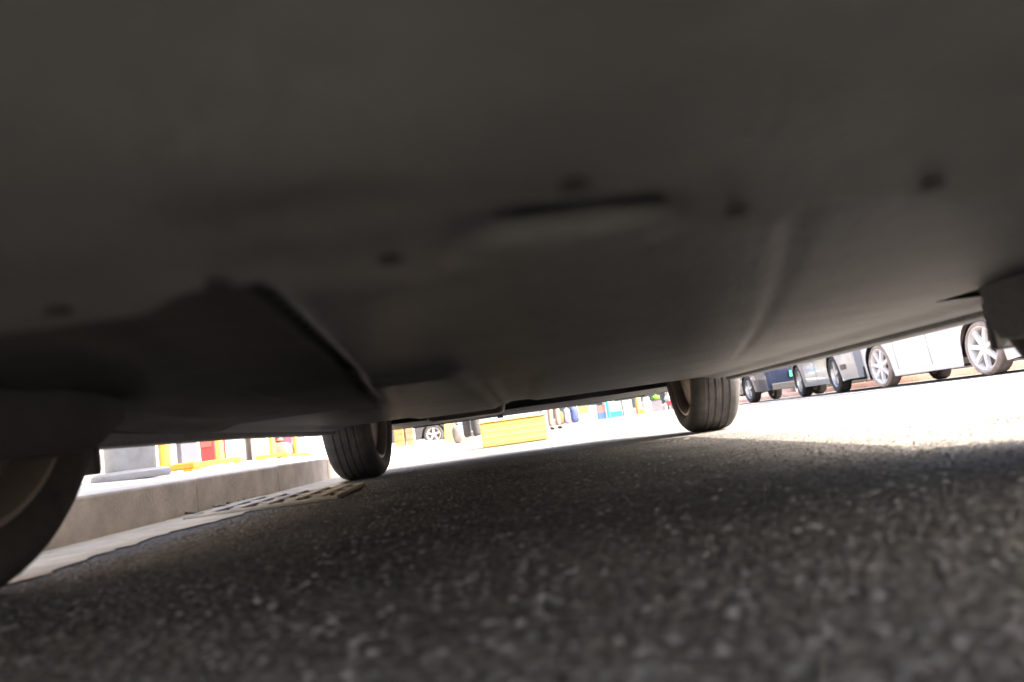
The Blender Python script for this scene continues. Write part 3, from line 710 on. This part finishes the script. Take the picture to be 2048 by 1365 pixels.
post('stall_post', 'orange stall post left of the white drum at the street end', (5.24, FY-.2, FZ), (.72,.36,.16), 2.2, .09)
def drum(name, label, cat, loc, r, h, col, parts=True):
    o = empty(name, loc); tag(o, label, cat); m = simple('drum_%02d_%02d_%02d' % tuple(int(c*99) for c in col), col, .45)
    MB().lathe([(0,0),(r*.8,0),(r*.9,.02),(r,h*.35),(r,h*.75),(r*.75,h*.92),(r*.7,h)],28).build('body', m, o, smooth=True)
    MB().lathe([(0,h-.005),(r*.74,h-.003),(r*.76,h+.02),(r*.6,h+.05),(0,h+.055)],28).build('lid', m, o, smooth=True)
    return o
drum('drum', 'white plastic drum with rounded lid at the street end', 'drum', (5.68, FY-.1, FZ), .2, .66, (.78,.78,.78))
drum('bucket', 'small bright yellow bucket in front of the orange post', 'bucket', (5.38, FY-.5, FZ), .11, .16, (.80,.68,.04))
board_box('carton', 'grey carton under the green bundle at the street end', 'carton', (6.22, FY+.6, FZ), (.5,.4,.5), (.22,.21,.23))
gsk = sack('sack', 'green bundle lying on the grey carton at the street end', 'sack', (6.26, FY+.6, FZ+.53), (.46,.36,.22), (.20,.45,.06), R(90))
tb = empty('small_table', (6.55, FY-.6, .0)); tag(tb, 'small low table with thin dark legs at the street end', 'table'); tb.location.z = FZ
DKM = simple('dark_metal', (.06,.05,.05), .5)
MB().box(-.2,.2,-.17,.17,.19,.215).build('tabletop', DKM, tb, bevel=.004)
for sx in (-1,1):
    for sy in (-1,1): MB().box(sx*.16-.018,sx*.16+.018,sy*.14-.018,sy*.14+.018,0,.19).build('leg', DKM, tb)
crate('box', 'red box on the small low table', 'box', (6.60, FY-.6, FZ+.216), (.28,.3,.16), (.66,.04,.05), open_top=False)
bs = empty('basin', (6.60, FY-.6, FZ+.405)); tag(bs, 'pale blue basin on top of the red box', 'basin')
MB().lathe([(0,0),(.13,0),(.2,.10),(.212,.105),(.212,.115),(.19,.112),(.12,.02),(0,.018)],28).build('bowl', simple('basin_blue',(.42,.68,.76),.4), bs, smooth=True)
MB().lathe([(.135,0.002),(.14,-.0),(.14,.012),(.132,.012)],28).build('foot_ring', simple('basin_blue',(.42,.68,.76),.4), bs, smooth=True)
sack('bag', 'white bag heaped in the pale blue basin', 'bag', (6.60, FY-.6, FZ+.43), (.36,.3,.2), (.74,.70,.70))
drum('jar', 'grey pot standing left of the red box', 'pot', (6.36, FY-.85, FZ), .08, .28, (.45,.45,.46))
sack('sack', 'pale pink sack on the ground right of the small table', 'sack', (6.93, FY-.6, FZ), (.34,.3,.26), (.75,.55,.50))

# ------------------------------------------------------------------ buildings (mostly hidden above the car's edge)
WALLC = mat("stucco", (.22,.19,.165), .85, var=.12, scale=2, bump=.2, bscale=40)
WALLG = mat("grey_render", (.22,.22,.22), .85, var=.12, scale=2, bump=.2, bscale=40)
PLINTH = mat("plinth_stone", (.13,.12,.115), .7, var=.25, scale=4)
SHUT = mat("roller_shutter", (.40,.41,.42), .5, .3, var=.1)
GLS = mat("shop_glass", (.03,.04,.045), .08, spec=.8)
FRM = mat("window_frame", (.5,.5,.5), .4, .5)
def building(name, label, p0, ang, length, height, bays, wallm, base_z=0.0, depth=6):
    """facade along local x, facing local -y"""
    o = empty(name, (p0[0], p0[1], base_z), ang); tag(o, label, 'building')
    bw = length/bays; pier = .5
    MB().box(0, length, .35, depth, -.3, height).build('wall', wallm, o)
    for i in range(bays+1): MB().box(max(0, i*bw-pier/2), min(length, i*bw+pier/2), 0, .347, -.3, 3.2).build('pier', wallm, o, bevel=.01)
    MB().box(-.05, length+.05, -.25, .347, 3.202, 3.55).build('cornice', wallm, o, bevel=.02)
    for i in range(bays):
        x0, x1 = i*bw+pier/2+.01, (i+1)*bw-pier/2-.01
        MB().box(x0, x1, .2, .345, -.2, .28).build('plinth', PLINTH, o)
        if i % 3 == 2:
            s = MB().box(x0, x1, .28, .345, .282, 3.19).build('shutter', SHUT, o)
            for k in range(14): MB().box(x0+.005, x1-.005, .262, .279, .32+k*.2, .49+k*.2).build('shutter_slat', SHUT, s, bevel=.01)
        else:
            f = MB(); f.box(x0, x0+.06, .24, .345, .282, 3.19).box(x1-.06, x1, .24, .345, .282, 3.19).box(x0+.06, x1-.06, .24, .345, 3.12, 3.19).box(x0+.06, x1-.06, .24, .345, .282, .36)
            f.box((x0+x1)/2-.03, (x0+x1)/2+.03, .24, .345, .36, 3.12); wdw = f.build('window', FRM, o)
            for a, b in ((x0+.062, (x0+x1)/2-.032), ((x0+x1)/2+.032, x1-.062)): MB().box(a, b, .30, .315, .362, 3.118).build('pane', GLS, wdw)
        for lv in range(1, int(height/3.2)):
            zz = 3.2*lv+.9; wx0, wx1 = x0+.3, x1-.3
            f = MB().box(wx0, wx1, .30, .348, zz, zz+1.5).build('window', FRM, o); MB().box(wx0+.06, wx1-.06, .28, .299, zz+.06, zz+1.44).build('pane', GLS, f)
            MB().box(wx0-.06, wx1+.06, .22, .348, zz-.09, zz-.002).build('sill', CONC, f)
    MB().box(-.1, length+.1, .2, depth+.1, height, height+.25).build('parapet', wallm, o)
    return o
building('shop_building', 'pale shop building along the left pavement', (-7.0, -8), R(90), 28, 6.6, 8, WALLC, .36)
building('shop_building', 'grey shop building closing the end of the street', (-9.0, 40), 0, 24, 9.8, 7, WALLG, .08)
building('shop_building', 'grey building far behind the cars across the street', (34.0, 40), R(-90), 70, 6.6, 18, WALLG, .09)

# ------------------------------------------------------------------ small things on the ground
LEAF = mat("dry_leaf", (.12,.075,.04), .8, var=.3, scale=40)
lf = None
for i, (x, y, a) in enumerate(((-1.02,2.42,20),(-1.0,2.50,70),(-.985,2.38,140),(-1.015,2.62,200),(-1.01,2.22,80))):
    if lf is None:
        lf = MB().add([(0,-.02,.001),(.012,-.005,.004),(.009,.012,.006),(0,.024,.003),(-.009,.012,.008),(-.012,-.005,.005),(0,0,.002),(0,-.032,.004)],
                      [(0,1,6),(1,2,6),(2,3,6),(3,4,6),(4,5,6),(5,0,6),(0,7,1)]).build('dry_leaf', LEAF); o = lf
    else: o = lf.copy(); C.objects.link(o)
    o.location = (x, y, .0045); o.rotation_euler = (0, 0, R(a)); o.scale = (1.1, 1.1, 1.6)
    tag(o, 'small brown dry leaf lying in the gutter at the kerb foot', 'leaf', 'dry leaves at the kerb foot')
pw = MB().add([(-.05,-.006,.003),(.05,-.008,.005),(.048,.008,.012),(-.01,.012,.006),(-.05,.007,.010)], [(0,1,2,3,4)]).build('paper_scrap', simple('paper', (.6,.58,.5), .8), loc=(-.56,3.28,0), rz=R(10))
tag(pw, 'scrap of pale paper on the asphalt behind the rear left wheel', 'paper')
fl = MB().add([(-.012,-.01,.003),(.013,-.008,.004),(.010,.01,.010),(-.008,.011,.008)], [(0,1,2,3)]).build('paper_scrap', simple('paper', (.6,.58,.5), .8), loc=(.585,2.75,0))
tag(fl, 'tiny pale scrap on the asphalt before the rear right wheel', 'paper')
